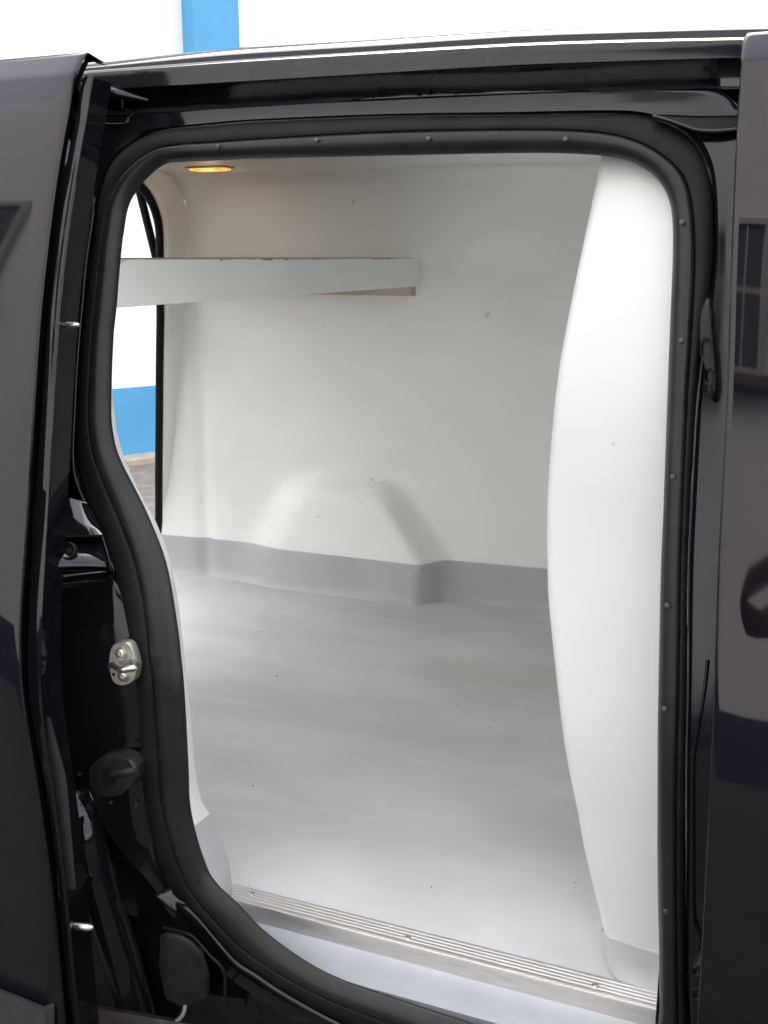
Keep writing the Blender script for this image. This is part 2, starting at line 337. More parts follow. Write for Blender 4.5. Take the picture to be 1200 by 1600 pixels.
# ---- upper rail and roof edge: rows of the cross-section from the frame face up to the roof
R = {'L1':[(60,190),(143,182),(300,172),(400,166),(600,155),(800,147),(1000,140),(1122,138),(1230,140)],
     'L3':[(60,150),(143,142),(300,133),(400,127),(600,115),(800,103),(967,97),(1122,92),(1230,90)],
     'L4':[(60,116),(143,110),(300,98),(400,91),(600,79),(800,67.5),(967,62),(1153,58),(1230,57)],
     'L5':[(60,111),(143,106),(300,91),(400,83),(600,71),(800,57.5),(967,51.5),(1153,46.5),(1230,45.5)],
     'L6':[(60,107),(143,99),(300,81.5),(400,73),(600,60.5),(800,48),(967,42.5),(1153,38),(1230,36.5)]}
xs = [60, 100, 143, 180, 230, 300, 350, 400, 500, 600, 700, 800, 880, 967, 1040, 1095, 1110, 1117, 1122, 1126, 1135, 1153, 1190, 1230]
sm = {k: cr([(a, b, 0) for a, b in v], 10) for k, v in R.items()}
def row(k, x):
    return lut([(p.x, p.y) for p in sm[k]], x)
prof = []; roofrows = []
for x in xs:
    y1, y3, y4, y5, y6 = (row(k, x) for k in ('L1', 'L3', 'L4', 'L5', 'L6'))
    dep = .052*(1-sstep(1112, 1124, x)); br = y1-6-4*(dep/.052)
    bt = y3
    if dep < .02: br = y1-3
    prof.append([onS(x, y1+3, .03), onS(x, y1, .024), onS(x, (y1+br)/2, .024+.1*dep), onS(x, br, .026+.25*dep), onS(x, br-.5, .026+dep*1.28),
                 onS(x, bt+.6, .026+dep), onS(x, bt, .005), onS(x, bt-1.5, .0025), onS(x, bt*.8+y4*.2, .001), onS(x, (bt+y4)/2, -.0022), onS(x, bt*.25+y4*.75, -.005), onS(x, y4+4, -.006), onS(x, y4+1.5, -.004), onS(x, y4+.4, .001), onS(x, y4, .012)])
    p4 = onS(x, y4, .012); p5 = onS(x, y5, .040); p6 = onS(x, y6, .060)
    roofrows.append([p4, p4+Vector((0, .010, -.006)), Vector((p4.x, p5.y+.001, p4.z-.010)), p5 + Vector((0, 0, -.004)), p5,
                     p5.lerp(p6, .35)+Vector((0, -.004, .001)), p5.lerp(p6, .7)+Vector((0, -.002, .0015)), p6, p6+Vector((0, .05, .011)), p6+Vector((0, .18, .030)), p6+Vector((0, .5, .055)), p6+Vector((0, 1.0, .05)), p6+Vector((0, 1.35, 0)), p6+Vector((0, 1.46, -.12)), Vector((p6.x, 1.83, 1.2)), Vector((p6.x, 1.85, .4))])
obj('roof_rail', grid(prof), RAIL, van, 45)
obj('roof', grid(roofrows), PAINT, van, 40)
rng = random.Random(3); sl_r = []
for i in range(130):
    x = 548+i*2.9; y1 = row('L1', x); e = min(1, i/12, (129-i)/25); hgt = (8.5+rng.uniform(-2.2, 1.6)+1.5*math.sin(x*.05))*max(.12, e)
    if rng.random() < .06: hgt *= .35
    sl_r.append([onS(x, y1-1.0, .0225), onS(x, y1-1.5, .0215), onS(x, y1-hgt*.8, .0218), onS(x, y1-hgt, .024)])
obj('lip_reflection_strip', grid(sl_r), JAMB, van, 60)  # added ragged strip, shaped as the reflection along the rail lip
# little bracket recess at the front upper corner
wd = cr([onS(*p, .018) for p in [(1152,180),(1100,181),(1050,179.5),(1024,179)]], 4) + cr([onS(*p, .016) for p in [(1022,182),(1045,188),(1070,197),(1090,203.5),(1120,205),(1152,202)]], 4)
obj('frame_bead', tube(wd, .0024, 8), JAMB, frame, 60)
obj('pocket_shade', prism([p-Yv*.0005 for p in wd], (0, .02, 0)), RUBBER, van)  # dark solid in place of the recess's shaded inside
obj('front_pillar', grid([[(x, tb(z)+o_, z) for x, o_ in ((-.135+.05*sstep(1.5, 1.2, z), .05), (-.06, .046), (.1, .046), (.5, .046))] for z in [.4+.05*i for i in range(27)]]), JAMB, van, 50)
# roller arm of the sliding door, hook below it
obj('roller_arm', tube([onS(138,136,-.02), onS(160,141,-.005), onS(200,150,.01), onS(232,157,.02)], [.008,.0075,.006,.003], 10), PAINT, van, 60)
bead([(160,172),(161,186),(166,193),(180,194),(197,193),(202,184),(210,178)], .024, .0018)
# ---- sliding door, slid back along the side
SK = -.106
edge = [(45,138),(95,122),(158,107),(247,90),(330,79),(480,61),(600,53),(800,42),(967,29),(1067,28),(1200,52),(1390,80),(1480,88),(1720,112)]
bl = [(45,150),(108,136),(158,117),(240,105),(480,75),(600,66),(800,53),(967,43),(1100,40),(1200,66),(1390,92),(1720,122)]
fe = [(45,158),(115,148),(150,138),(200,130),(260,120),(433,95),(567,85),(667,80),(783,74),(967,63),(1100,61),(1217,80),(1390,103),(1720,134)]
zs = [.42+.02*i for i in range(66)]
def door_top(z, top):                        # the roof turn-in at the top of a door
    t = max(0, z-(top-.026)); return t*.30
def edge_x(tab, off, z):                      # X of a near-vertical picture edge at height z on the side set back by off
    lo, hi = 20, 1750
    for _ in range(40):
        m_ = .5*(lo+hi)
        if onS(lut(tab, m_), m_, off).z > z: lo = m_
        else: hi = m_
    return onS(lut(tab, m_), m_, off).x
TOPS = onS(125, 83, SK).z
zz = [.40+.025*i for i in range(52)]; zz = [z for z in zz if z < TOPS-.03]+[TOPS-.028, TOPS-.024, TOPS-.018, TOPS-.008, TOPS-.002, TOPS]
xe = [edge_x(edge, SK, z) for z in zz]
def smo(v, n=6):
    for _ in range(n): v = [v[0]]+[.25*v[i-1]+.5*v[i]+.25*v[i+1] for i in range(1, len(v)-1)]+[v[-1]]
    return v
xe = smo(xe)
srows = []
for z, x in zip(zz, xe):
    y = tb(z)+SK+door_top(z, TOPS)
    srows.append([(-1.75, y+.012, z), (-1.4, y+.003, z), (-1.1, y, z), (x-.10, y, z), (x-.03, y, z), (x-.008, y, z), (x-.004, y+.0004, z), (x-.0012, y+.0014, z), (x, y+.004, z), (x-.002, y+.007, z), (x-.014, y+.008, z), (x-.014, y+.03, z)])
topr = [(a, b+.004, c+.003) for a, b, c in srows[-1]]; srows.append(topr); srows.append([(a, b+.03, c-.006) for a, b, c in topr])
sdoor = obj('sliding_door', grid(srows), PAINT, van, 40)
xb = smo([edge_x(bl, SK+.02, z) for z in zz]); xf = smo([edge_x(fe, SK+.022, z) for z in zz])
frs = []
for z, a, b in zip(zz, xb, xf):
    if z > TOPS-.02: continue
    y = tb(z)+SK+.02; b = max(b, a+.008)
    frs.append([(a-.02, y+.03, z), (a-.003, y+.006, z), (a-.001, y+.002, z), (a+.0015, y, z), (a+.005, y+.0005, z), ((a+b)/2, y+.0015, z), (b-.002, y+.002, z), (b, y+.004, z), (b-.001, y+.007, z), (b-.012, y+.009, z), (b-.014, y+.06, z)])
obj('door_flange', grid(frs), PAINT, sdoor, 40)
obj('edge_plate', grid([[onS(lut([(1120,72),(1217,78),(1390,93)], y)+t*lut([(1120,6),(1217,26),(1390,26)], y), y, -.070) for t in (0, .33, .66, 1)] for y in range(1120, 1391, 18)]), BUMPER, sdoor)
p = onS(89, 507.5, -.05); obj('locating_pin', tube([p, p+Vector((.024, .004, 0)), p+Vector((.030, .006, 0))], [.0042,.0042,.0025], 12), STEEL, sdoor, 50)
p = onS(106, 1445, -.06); obj('locating_pin', tube([p, p+Vector((.030, .006, 0)), p+Vector((.036, .008, 0))], [.0055,.0055,.003], 12), STEEL, sdoor, 50)
obj('bolt_head', disc(100, 1407, -.074, .0075, .004, 6), PLAST, sdoor)
bs = []
for t in range(9):
    x = -30+t*12.5
    ytop = 1532+ (x+30)*.40
    bs.append([onS(x, ytop, SK-.001), onS(x, ytop+1, SK-.008), onS(x, ytop+6, SK-.014), onS(x, ytop+45, SK-.016), onS(x, ytop+100, SK-.014), onS(x, ytop+102, SK)])
bs.append([p+Vector((.006, .012, 0)) for p in bs[-1]])
obj('bump_strip', grid(bs), BUMPER, sdoor, 50)
# ---- front door
FD = -.034
fedge = [(20,1158),(55,1158),(110,1156),(165,1152),(202,1150),(300,1146),(400,1141),(500,1138.5),(577,1137),(660,1133),(750,1128),(900,1120),(1050,1115),(1200,1110),(1400,1100),(1580,1090),(1720,1082)]
TOPF = onS(1165, 51, FD).z
zf = [.40+.025*i for i in range(55)]; zf = [z for z in zf if z < TOPF-.034]+[TOPF-.030, TOPF-.027, TOPF-.024, TOPF-.010, TOPF-.003, TOPF]
xq = smo([edge_x(fedge, FD, z) for z in zf], 3)
frows = []
for z, x in zip(zf, xq):
    y = tb(z)+FD+door_top(z, TOPF); x += .004*sstep(TOPF-.006, TOPF, z)
    frows.append([(x+.012, y+.05, z), (x+.012, y+.010, z), (x+.001, y+.0085, z), (x, y+.005, z), (x+.0008, y+.002, z), (x+.003, y+.0004, z), (x+.007, y, z), (x+.03, y, z), (x+.1, y, z), (x+.3, y, z), (x+.9, y+.01, z)])
topr = [(a, b+.004, c+.002) for a, b, c in frows[-1]]; frows.append(topr); frows.append([(a, b+.03, c-.006) for a, b, c in topr])
obj('front_door', grid(frows), PAINT, van, 40)
# catches on the front pillar
def catch(pts, holes):
    o_ = cr([onS(*p, .012) for p in pts], 5, True); c = sum(o_, Vector())/len(o_)
    rws = [[p+Yv*.02 for p in o_], [p+Yv*.002 for p in o_], [c+(p-c)*.9-Yv*.003 for p in o_], [c+(p-c)*.6-Yv*.0045 for p in o_], [c+(p-c)*.3-Yv*.0045 for p in o_]]
    bm = grid(rws, cv=True); bm.verts.ensure_lookup_table()
    n = len(o_); bm.faces.new(bm.verts[-n:])
    k = obj('door_catch', bm, PLAST, van, 50)
    for (x, y, w_, h_) in holes:
        q = onS(x, y, .0068); e = [q+Vector((w_*math.cos(t*math.pi/6), 0, h_*math.sin(t*math.pi/6))) for t in range(12)]
        b2 = grid([[p+Yv*.004 for p in e], [p-Yv*.002 for p in e], [q+(p-q)*.75-Yv*.001 for p in e], [q+(p-q)*.7+Yv*.003 for p in e]], cv=True); b2.verts.ensure_lookup_table(); b2.faces.new(b2.verts[-12:])
        obj('catch_socket', b2, VOID, k, 50)
    return k
catch([(1104,466),(1112,474),(1115,510),(1120,560),(1121,600),(1116,624),(1108,620),(1102,580),(1096,550),(1093,520),(1095,485)], [(1103,545,.006,.013),(1108,588,.005,.009)])
catch([(1090,1500),(1100,1510),(1102,1560),(1100,1610),(1092,1640),(1082,1620),(1080,1570),(1082,1520)], [(1089,1553,.005,.008),(1088,1517,.004,.006)])
# ---- rear pillar fittings
sh_ = []
for t in range(9):
    f = t/8; px_ = 50+f*98
    yt = lut([(50,774),(105,777),(138,786),(150,806)], px_); yb = 838-f*3
    rr = []
    for k in range(7):
        q = k/6; px2 = px_+q*max(0, px_-75)*.16; o_ = -.022+.045*f-.024*q
        rr.append(onS(px2, yt+(yb-yt)*q, o_))
    rr += [onS(px2, yb+3, o_+.001), onS(px2, yb+5, o_+.06)]
    sh_.append(rr)
obj('pillar_shelf', grid(sh_), PAINT, van, 40)
blk = []
for py, off in [(845,.04),(846,.022),(850,.012),(858,.004),(868,-.003),(878,-.008),(886,-.009),(890,-.006),(893,.004),(894,.04)]:
    xr = 158+(py-845)*.33
    blk.append([onS(xl_, py-(xl_-75)*.03+(2 if xl_ > 150 else 0), off+dd-.047+(xl_-55)*.00050) for xl_, dd in [(55,0),(75,0),(100,0),(130,0),(xr-6,0),(xr-1,.004),(xr,.03)]])
bk = obj('buffer_block', grid(blk), PAINT, van, 40)
p0, ax, uu, oo = frame_at(107, 861, -.024)
oo = Vector((0, -.85, .52)); uu = oo.cross(ax)*1.0
rws = [[p0+oo*h+(ax*math.cos(k*math.pi/9)+uu*math.sin(k*math.pi/9))*r for k in range(18)] for r, h in [(.0118,-.004),(.0118,.0025),(.0105,.0035),(.0095,.002),(.009,-.004),(.006,-.004),(.005,.000),(.002,.001)]]
bm = grid(rws, cv=True); bm.verts.ensure_lookup_table(); bm.faces.new(bm.verts[-18:]); obj('rubber_buffer', bm, RUBBER, bk, 50)
ld = []
for x_ in (50, 75, 110, 140, 165, 174):
    b = (x_-80)*-.095
    ld.append([onS(x_, 900+b, .06), onS(x_, 912+b, .05), onS(x_, 917+b, .030), onS(x_, 919+b, .024), onS(x_, 921+b, .022), onS(x_, 925+b, .024), onS(x_, 980+b*.4, .027)])
obj('pillar_ledge', grid(ld), PAINT, van, 40)
# striker plate
P = [(174,1012),(180,1006),(188,1003.5),(198,1004),(204,1009),(208,1018),(211.5,1030),(213.5,1042),(212,1055),(209,1063),(203,1068),(193,1071.5),(184,1070),(176,1064),(172,1050),(170,1040),(171,1025)]
o_ = cr([onS(*p, .012) for p in P], 3, True); c_ = sum(o_, Vector())/len(o_)
bm = grid([[p+Yv*.012 for p in o_], [p+Yv*.0008 for p in o_], [c_+(p-c_)*.965-Yv*.0006 for p in o_]], cv=True); bm.verts.ensure_lookup_table(); bm.faces.new(bm.verts[-len(o_):])
st = obj('striker_plate', bm, PLATE, van, 40)
for px, py in [(189, 1021), (192.5, 1056.5)]:
    p0, ax, uu, oo = frame_at(px, py, .0105)
    rws = [[p0+oo*h+(ax*math.cos(k*math.pi/8)+uu*math.sin(k*math.pi/8))*r for k in range(16)] for r, h in [(.0092,0),(.0088,.0014),(.0078,.0014),(.0070,.0002),(.0060,.0002),(.0057,.0026),(.0046,.0032),(.0030,.0032),(.0022,.0010)]]
    bm = grid(rws, cv=True); bm.verts.ensure_lookup_table(); bm.faces.new(bm.verts[-16:]); obj('screw', bm, STEEL, st, 45)
bx = cr([onS(173,1040,.012), onS(177,1038,-.002), onS(186,1045,-.026), onS(192,1046.5,-.034), onS(203,1044.5,-.034), onS(211,1043,-.030), onS(213,1040,-.016), onS(209,1036,.0), onS(206,1033,.012)], 5)
obj('striker_loop', tube(bx, .0042, 12), STEEL, st, 60)
obj('pin_hole', disc(177, 1054, .0104, .0022, .0006, 10), RUBBER, st)
# lower latch bracket
P = [(139,1202),(148,1190),(162,1182),(185,1178),(205,1186),(213,1198),(214,1215),(206,1230),(190,1242),(170,1246),(152,1241),(140,1226)]
o_ = [onS(*p, .010) for p in P]; c_ = sum(o_, Vector())/len(o_)
q_ = [onS(*p, .004) for p in [(160,1202),(176,1201),(177,1224),(163,1228)]]
bm = grid([[p+Yv*.02 for p in o_], [p+Yv*.001 for p in o_], [c_+(p-c_)*.95-Yv*.003 for p in o_], [c_+(p-c_)*.5-Yv*.004 for p in o_]], cv=True); bm.verts.ensure_lookup_table(); bm.faces.new(bm.verts[-12:])
lb = obj('latch_bracket', bm, LATCHM, van, 30)
obj('latch_socket', prism([p-Yv*.0006 for p in q_], (0, .006, 0)), RUBBER, lb)
obj('latch_pin', tube([onS(177,1210,-.012), onS(179,1210,-.014), onS(206,1205,-.014), onS(209,1204,-.012)], [.005,.0062,.0062,.005], 14), PLAST, lb, 50)
obj('bolt_head', disc(180, 1187, .006, .0032, .002, 8), PLAST, lb)
for px, py in [(124,1210),(173,1254),(212,1259)]: obj('rivet', disc(px, py, .024, .0017, .002, 8), RIVET, van)
# swelling of the wheel arch behind the frame, its pinched upper end catching the sky
sw = cr([onS(96,1205,.045), onS(112,1235,.028), onS(122,1275,.014), onS(134,1320,.012), onS(150,1370,.018), onS(172,1440,.022), onS(196,1520,.024), onS(225,1620,.026)], 8)
obj('arch_swage', tube(sw, [.006+.022*sstep(0, 14, i) for i in range(len(sw))], 20), PAINT, van, 80)
sw = cr([onS(140,1235,.032), onS(152,1290,.024), onS(170,1350,.024), onS(190,1420,.026), onS(215,1500,.026), onS(245,1610,.026)], 8)
obj('arch_swage', tube(sw, .007, 14), PAINT, van, 80)
# lower frame corner: added facet in the highlight's outline, tilted to the sky
n_ = Vector((.29, -.57, .76)).normalized(); p_ = onS(262, 1404, .002)
o1 = cr([onP(*q, p_, n_) for q in [(240,1397),(254,1389),(266,1383),(271,1392),(281,1402),(292,1411),(287,1414),(277,1411),(276,1424),(264,1419),(251,1408)]], 3, True)
pillow('frame_highlight', o1, n_, .005, PAINT, van)
n_ = Vector((.35, -.56, .75)).normalized(); p_ = onS(122, 1262, .004)
o1 = cr([onP(*q, p_, n_) for q in [(102,1212),(110,1214),(124,1232),(138,1256),(147,1280),(148,1300),(140,1312),(130,1316),(121,1300),(113,1274),(106,1245)]], 3, True)
pillow('arch_highlight', o1, n_, .007, PAINT, van)  # added facet outlined as the arch's highlight, aimed at the sky
# cable boot and cable at the foot of the pillar
bo = []
for sx, dy, off in [(0,0,.02),(0,0,-.014),(.06,3,-.022),(.25,2,-.026)]:
    pts = [(250,1462),(262,1456),(284,1459),(300,1468),(318,1486),(328,1520),(326,1560),(310,1569),(280,1572),(258,1560),(249,1510)]
    cx, cy = 288, 1514
    bo.append([onS(x+(cx-x)*sx, y+(cy-y)*sx, off) for x, y in pts])
bm = grid(bo, cv=True); bm.verts.ensure_lookup_table(); bm.faces.new(bm.verts[-11:])
boot = obj('cable_boot', bm, PLAST, van, 30, bevel=.002)
obj('boot_highlight', prism([onS(*p, -.024) for p in [(273,1478),(284,1467),(306,1484),(303,1495),(292,1499)]], (0, .01, -.002)), BUMPER, boot, bevel=.002)  # greyer facet, the boot's highlight put in as colour
obj('cable', tube(cr([onS(288,1560,-.01), onS(289,1575,-.014), onS(284,1588,-.014), onS(272,1598,-.01), onS(250,1606,0)], 5), .0028, 10), GREYWIRE, boot, 60)
obj('cable', tube(cr([onS(255,1449,.01), onS(275,1454,.005), onS(300,1463,.002), onS(325,1490,.002), onS(349,1517,.004), onS(352,1560,.012), onS(350,1620,.02)], 6), .0022, 8), PLAST, boot, 60)
# lower guide rail, dusty
obj('guide_rail', grid([[onS(x, 1563+(x-110)*.17, .0), onS(x, 1569+(x-110)*.17, -.018), onS(x, 1580+(x-110)*.17, -.022), onS(x, 1640+(x-110)*.17, -.02)] for x in range(90, 330, 20)]), mottle('dusty_paint', (.008, .006, .007), (.040, .031, .030), 38, .6, .3, .001), van, 40)
# ------------------------------------------------------------------ cargo space
FZ = .58
def wy(X): return 1.495 + .085*(X+1.71)/1.13 if X < -.55 else 1.5823+.04*(X+.55)
BX = [(.58,-1.44,-.865),(.69,-1.41,-.855),(.86,-1.31,-.965),(.905,-1.26,-1.01),(.93,-1.2,-1.1)]
def wallY(X, z):
    b = wy(X); xl = lut([(a, c) for a, c, _ in BX], z); xr = lut([(a, c) for a, _, c in BX], z)
    m_ = sstep(xl-.08, xl+.095, X)*(1-sstep(xr-.055, xr+.020, X))*(1-sstep(.850, .940, z))
    b += .010*math.exp(-((X+1.585)/.022)**2)*sstep(1.45, 1.3, z)
    rough = .0016*math.sin(X*9+z*3)*math.sin(z*7+1)
    return b-(b-1.483)*m_ - .012*sstep(.66, .58, z)*0 + rough
CZ = 1.728
Xs = [-1.82+.0130*i for i in range(160)]
Zs = [FZ-.01, FZ]+[.60+.02*i for i in range(54)]
def rakex(z): return -.15*max(0, (1.5-z)/.92)
clip = lambda X, z: max(X, -1.603+rakex(z))
rows = [[(clip(X, z), wallY(clip(X, z), z), z) for z in Zs if z < CZ-.05] + [(X, wallY(X, 1.7)-.045*(1-math.cos(t*math.pi/10)), CZ-.045+.045*math.sin(t*math.pi/10)) for t in range(6)] for X in Xs]
obj('far_wall', grid(rows), WHITE, van, 60)
SKZ = .695
rows = [[(clip(X, z), wallY(clip(X, z), z)-d, z) for z, d in [(FZ-.005,.018),(FZ+.004,.011),(FZ+.012,.007),(FZ+.03,.005),(SKZ-.03,.004),(SKZ-.002,.004),(SKZ,.0035),(SKZ+.0005,-.002)]] for X in Xs]
obj('skirting', grid(rows), SKIRT, van, 60)
fl = obj('floor', box((-1.755, .162, FZ-.03), (.32, 1.70, FZ)), FLOOR, van, 0)
gb = bmesh.new(); rg = random.Random(5)
for k in range(30):
    x, y = rg.uniform(-1.5, 0), rg.uniform(.2, 1.45); q_ = rg.uniform(.0005, .0015); a0 = rg.random()*6
    if k < 4: x, y = [onZ(*p, FZ).xy for p in ((767,1138), (433,1057), (690,991), (395,1228))][k]; q_ = .002
    add_prism(gb, [(x+q_*rg.uniform(.5, 1.4)*math.cos(a0+i*1.257), y+q_*rg.uniform(.5, 1.4)*math.sin(a0+i*1.257), FZ+.0002) for i in range(5)], Vector((0, 0, q_*.5)))
gr_ = obj('grit', gb, mat('grit_brown', (.16, .15, .14), .8), fl, 0); gr_['kind'] = 'stuff'
obj('ceiling', grid([[(x, y, z) for y, z in ((.290,1.672),(.293,1.692),(.305,1.712),(.325,1.722),(.36,CZ),(.6,CZ+.002),(1.0,CZ+.003),(1.4,CZ+.001),(1.72,CZ))] for x in (-1.76, -1.2, -.7, -.2, .32)]), WHITE, van, 60)
# bulkhead with its bowed edge
SIL = [(947,180),(935,247),(918,330),(903,400),(883,500),(868,587),(858,683),(852,767),(850,833),(852,933),(858,1000),(867,1083),(880,1183),(897,1267),(913,1350),(937,1450),(943,1493),(950,1520),(962,1545)]
boff = lambda z: -.085*sstep(.95, 1.6, z)
S3 = [onS(p.x, p.y, .160+boff(onS(p.x, p.y, .12).z)) for p in cr([(a, b, 0) for a, b in SIL], 5)]
rows = []
for p in S3:
    t0 = tb(p.z)+boff(p.z); X = p.x
    f = lambda dx, off: (X+dx, t0+off, p.z)
    rows.append([(X+.02, 1.66, p.z), (X+.004, t0+.22, p.z), f(0, .180), f(.0008, .172), f(.003, .166), f(.007, .162), f(.013, .1595), f(.035, .156), f(.08, .150), f(.14, .140), f(.22, .122), f(.30, .105), f(.42, .105)])
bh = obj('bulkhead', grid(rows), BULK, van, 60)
rows = []
for k in range(8):
    z = FZ-.005+.083*k/7; 
    best = min(S3, key=lambda p: abs(p.z-z)); X = best.x; t0 = tb(z); cv = .012*sstep(.03, 0, z-FZ)
    pr = .002 if k < 7 else -.001
    if k == 7: z -= .0112
    rows.append([(X-pr, t0+.20, z), (X-pr, t0+.180, z), (X+.001-pr, t0+.170-pr, z), (X+.006, t0+.162-pr, z), (X+.013, t0+.1595-pr, z), (X+.035, t0+.156-pr, z), (X+.08, t0+.150-pr, z), (X+.14, t0+.140-pr, z), (X+.22, t0+.122-pr, z)])
obj('skirting', grid(rows), SKIRT, bh, 50)
# lining beside the opening, rear side
RE = [(176,560),(174,590),(176,633),(180,677),(193,720),(215,770),(236,807),(252,845),(263,880),(273,930),(279,973),(285,1033),(292,1087),(297,1150),(303,1210),(311,1250),(324,1272),(336,1297),(346,1325),(354,1347),(358,1372)]
RI = [(176,560),(172,590),(171,633),(174,677),(186,720),(212,770),(230,807),(246,845),(257,880),(269,930),(275,973),(281,1033),(286,1087),(290,1150),(293,1210),(294,1250),(302,1292),(308,1315),(320,1348),(333,1372),(350,1392)]
A = cr([onS(*p, .06) for p in RI], 4); B = cr([onS(p[0]+3.5*sstep(560, 700, p[1]), p[1], .135) for p in RE], 4)
A = [onS(190,300,.06), onS(184,400,.06)]+A; B = [onS(184,300,.135), onS(178,400,.135)]+B
cut = 2+16*4
def retrow(a, b): return [a, a.lerp(b, .5), a.lerp(b, .9), b, b+Vector((-.006, .006, 0)), Vector((b.x-.03, b.y+.012, b.z)), Vector((-1.2, .215+.3*tb(b.z), b.z)), Vector((-1.64, .215+.3*tb(b.z), b.z))]
up_ = [[Vector((p.x, p.y+.02, 1.74)) for p in retrow(A[0], B[0])]]+[retrow(a, b) for a, b in zip(A[:cut+1], B[:cut+1])]
obj('side_lining', grid(up_), WHITE, van, 50)
lo_ = [retrow(a, b) for a, b in zip(A[cut:], B[cut:])]
lo_.append([Vector((p.x, p.y, FZ-.02)) for p in lo_[-1]])
obj('skirting', grid(lo_), SKIRT, van, 50)
# rear frame round the tail opening
RX = -1.60
def rp(px, py): p = onX(px, py, RX); return (p.y, p.z)
rin = [rp(*p) for p in [(250,560),(256,820)]]
YI = 1.397
def contour(yr, ztop, rad, yl=.33, zb=FZ-.02, n=10, rake=.0):
    pts = [(yr, zb), (yr, .75), (yr, .9), (yr, 1.05), (yr, 1.2), (yr, 1.35), (yr, ztop-rad)]
    pts += [(yr-rad+rad*math.cos(a*math.pi/2/n), ztop-rad+rad*math.sin(a*math.pi/2/n)) for a in range(1, n+1)]
    pts += [(yl+rad-rad*math.sin(a*math.pi/2/n), ztop-rad+rad*math.cos(a*math.pi/2/n)) for a in range(0, n+1)]
    pts += [(yl, 1.2), (yl, .9), (yl, zb)]
    return pts
ci = contour(YI, 1.705, .13); co = contour(YI+.145, 1.74, .21, .20)
def rakey(z):
    if z > 1.5: return 0
    px, py = lut([(.58, 257), (.9, 257.5), (1.2, 259), (1.5, 262)], z), lut([(.58, 880), (.9, 730), (1.2, 570), (1.5, 405)], z)
    return max(0, onX(px, py, RX+rakex(z)).y-YI)
V3 = lambda c, x, s=0: [Vector((x+rakex(z), y+(rakey(z) if y > 1 else 0), z)) for y, z in c]
a_ = V3(ci, RX-.014); b_ = V3(ci, RX-.005); c_ = V3(ci, RX); d_ = V3(co, RX-.004); e_ = V3(co, RX-.02); f_ = V3(contour(YI+.30, 1.80, .22, .05), RX-.045)
c_ = [b.lerp(Vector((b.x+.008, d.y, d.z)), .06)+Vector((.008, 0, 0)) for b, d in zip(b_, d_)]
m1 = [c.lerp(d, .9)+Vector((.001, 0, 0)) for c, d in zip(c_, d_)]
obj('rear_frame', grid([a_, b_, c_, m1, d_, e_, f_]), WHITE, van, 50)
rs = [Vector((p.x-.013, p.y-.005, p.z-(.008 if p.z > 1.5 else 0))) for p in b_]
obj('rear_seal', tube(rs, .0112, 10), RUBBER, van, 60)
# thin outer skin round the tail opening
obj('rear_panel', grid([V3(contour(YI+.015, 1.72, .14, .30), RX-.024), V3(contour(YI+.45, 1.86, .2, -.02, .35), RX-.07)]), PAINT, van)
q0, q1 = onX(214, 282, RX-.12), onX(243.5, 402, RX-.12); dq = q1-q0
obj('gas_strut', tube([q0-dq*.15, q0+dq*.02, q1+dq*.75], .0115, 12), PLAST, van, 60)
# shelf across the tail end
sh = []
fx = -.92
fasc = cr([(fx, y, z) for y, z in [(.238,1.438),(.236,1.470),(.243,1.495),(.262,1.506)]], 5)+[Vector((fx, 1.49, 1.506)), Vector((fx, 1.506, 1.500)), Vector((fx, 1.510, 1.462)), Vector((fx, 1.520, 1.458)), Vector((fx, 1.522, 1.445)), Vector((fx, 1.505, 1.436))]
shelf = obj('shelf', box((-1.56, .222, 1.490), (fx-.0185, 1.518, 1.5075)), mottle('shelf_board', (.36, .29, .25), (.46, .38, .33), 9, .6), van)
obj('fascia', prism(fasc, (-.018, 0, 0)), SHELFP, shelf, 20, bevel=.0015)
q = onX(650, 461, -.93); obj('batten', box((-1.55, 1.468, 1.413), (-.925, 1.503, 1.436)), WOOD, shelf, bevel=.001)
# chipped paint along the fascia's upper edge
for k in range(22):
    y = random.choice([.62, .75, .9, 1.22, 1.3])+random.uniform(-.09, .12); l = random.uniform(.006, .028); h = random.uniform(.001, .0042)
    z1 = 1.5064; m_ = 7
    up_e = [(fx+.0004, y-l+2*l*i/m_, z1) for i in range(m_+1)]; dn = [(fx+.0004, y-l*.9+1.8*l*i/m_, z1-h*random.uniform(.3, 1)) for i in range(m_+1)][::-1]
    obj('paint_chip', prism(up_e+dn, (-.0012, 0, 0)), WOOD, shelf, 0)
# cargo lamp, lit
lp = onZ(328, 262, CZ); lc = Vector((lp.x, lp.y, CZ))
def dome(c, rx, ry, h, n=24):
    rws = [[c+Vector((rx*r*math.copysign(abs(math.cos(2*math.pi*k/n))**.4, math.cos(2*math.pi*k/n)), ry*r*math.copysign(abs(math.sin(2*math.pi*k/n))**.4, math.sin(2*math.pi*k/n)), -h*hh)) for k in range(n)] for r, hh in [(1,0),(1,.35),(.93,.75),(.8,.95),(.4,1)]]
    bm = grid(rws, cv=True); bm.verts.ensure_lookup_table(); bm.faces.new(bm.verts[-n:]); return bm
lamp = obj('cargo_lamp', dome(lc, .060, .036, .003), HOUSING, van, 50)
obj('lamp_lens', dome(lc-Vector((0, 0, .0028)), .052, .028, .0055), LENS, lamp, 50)
ll = bpy.data.lights.new('lamp_light', 'POINT'); ll.energy = .011; ll.color = (1, .68, .42); ll.shadow_soft_size = .03
lo = bpy.data.objects.new('lamp_light', ll); col.objects.link(lo); lo.location = lc-Vector((0, 0, .05)); lo.parent = lamp
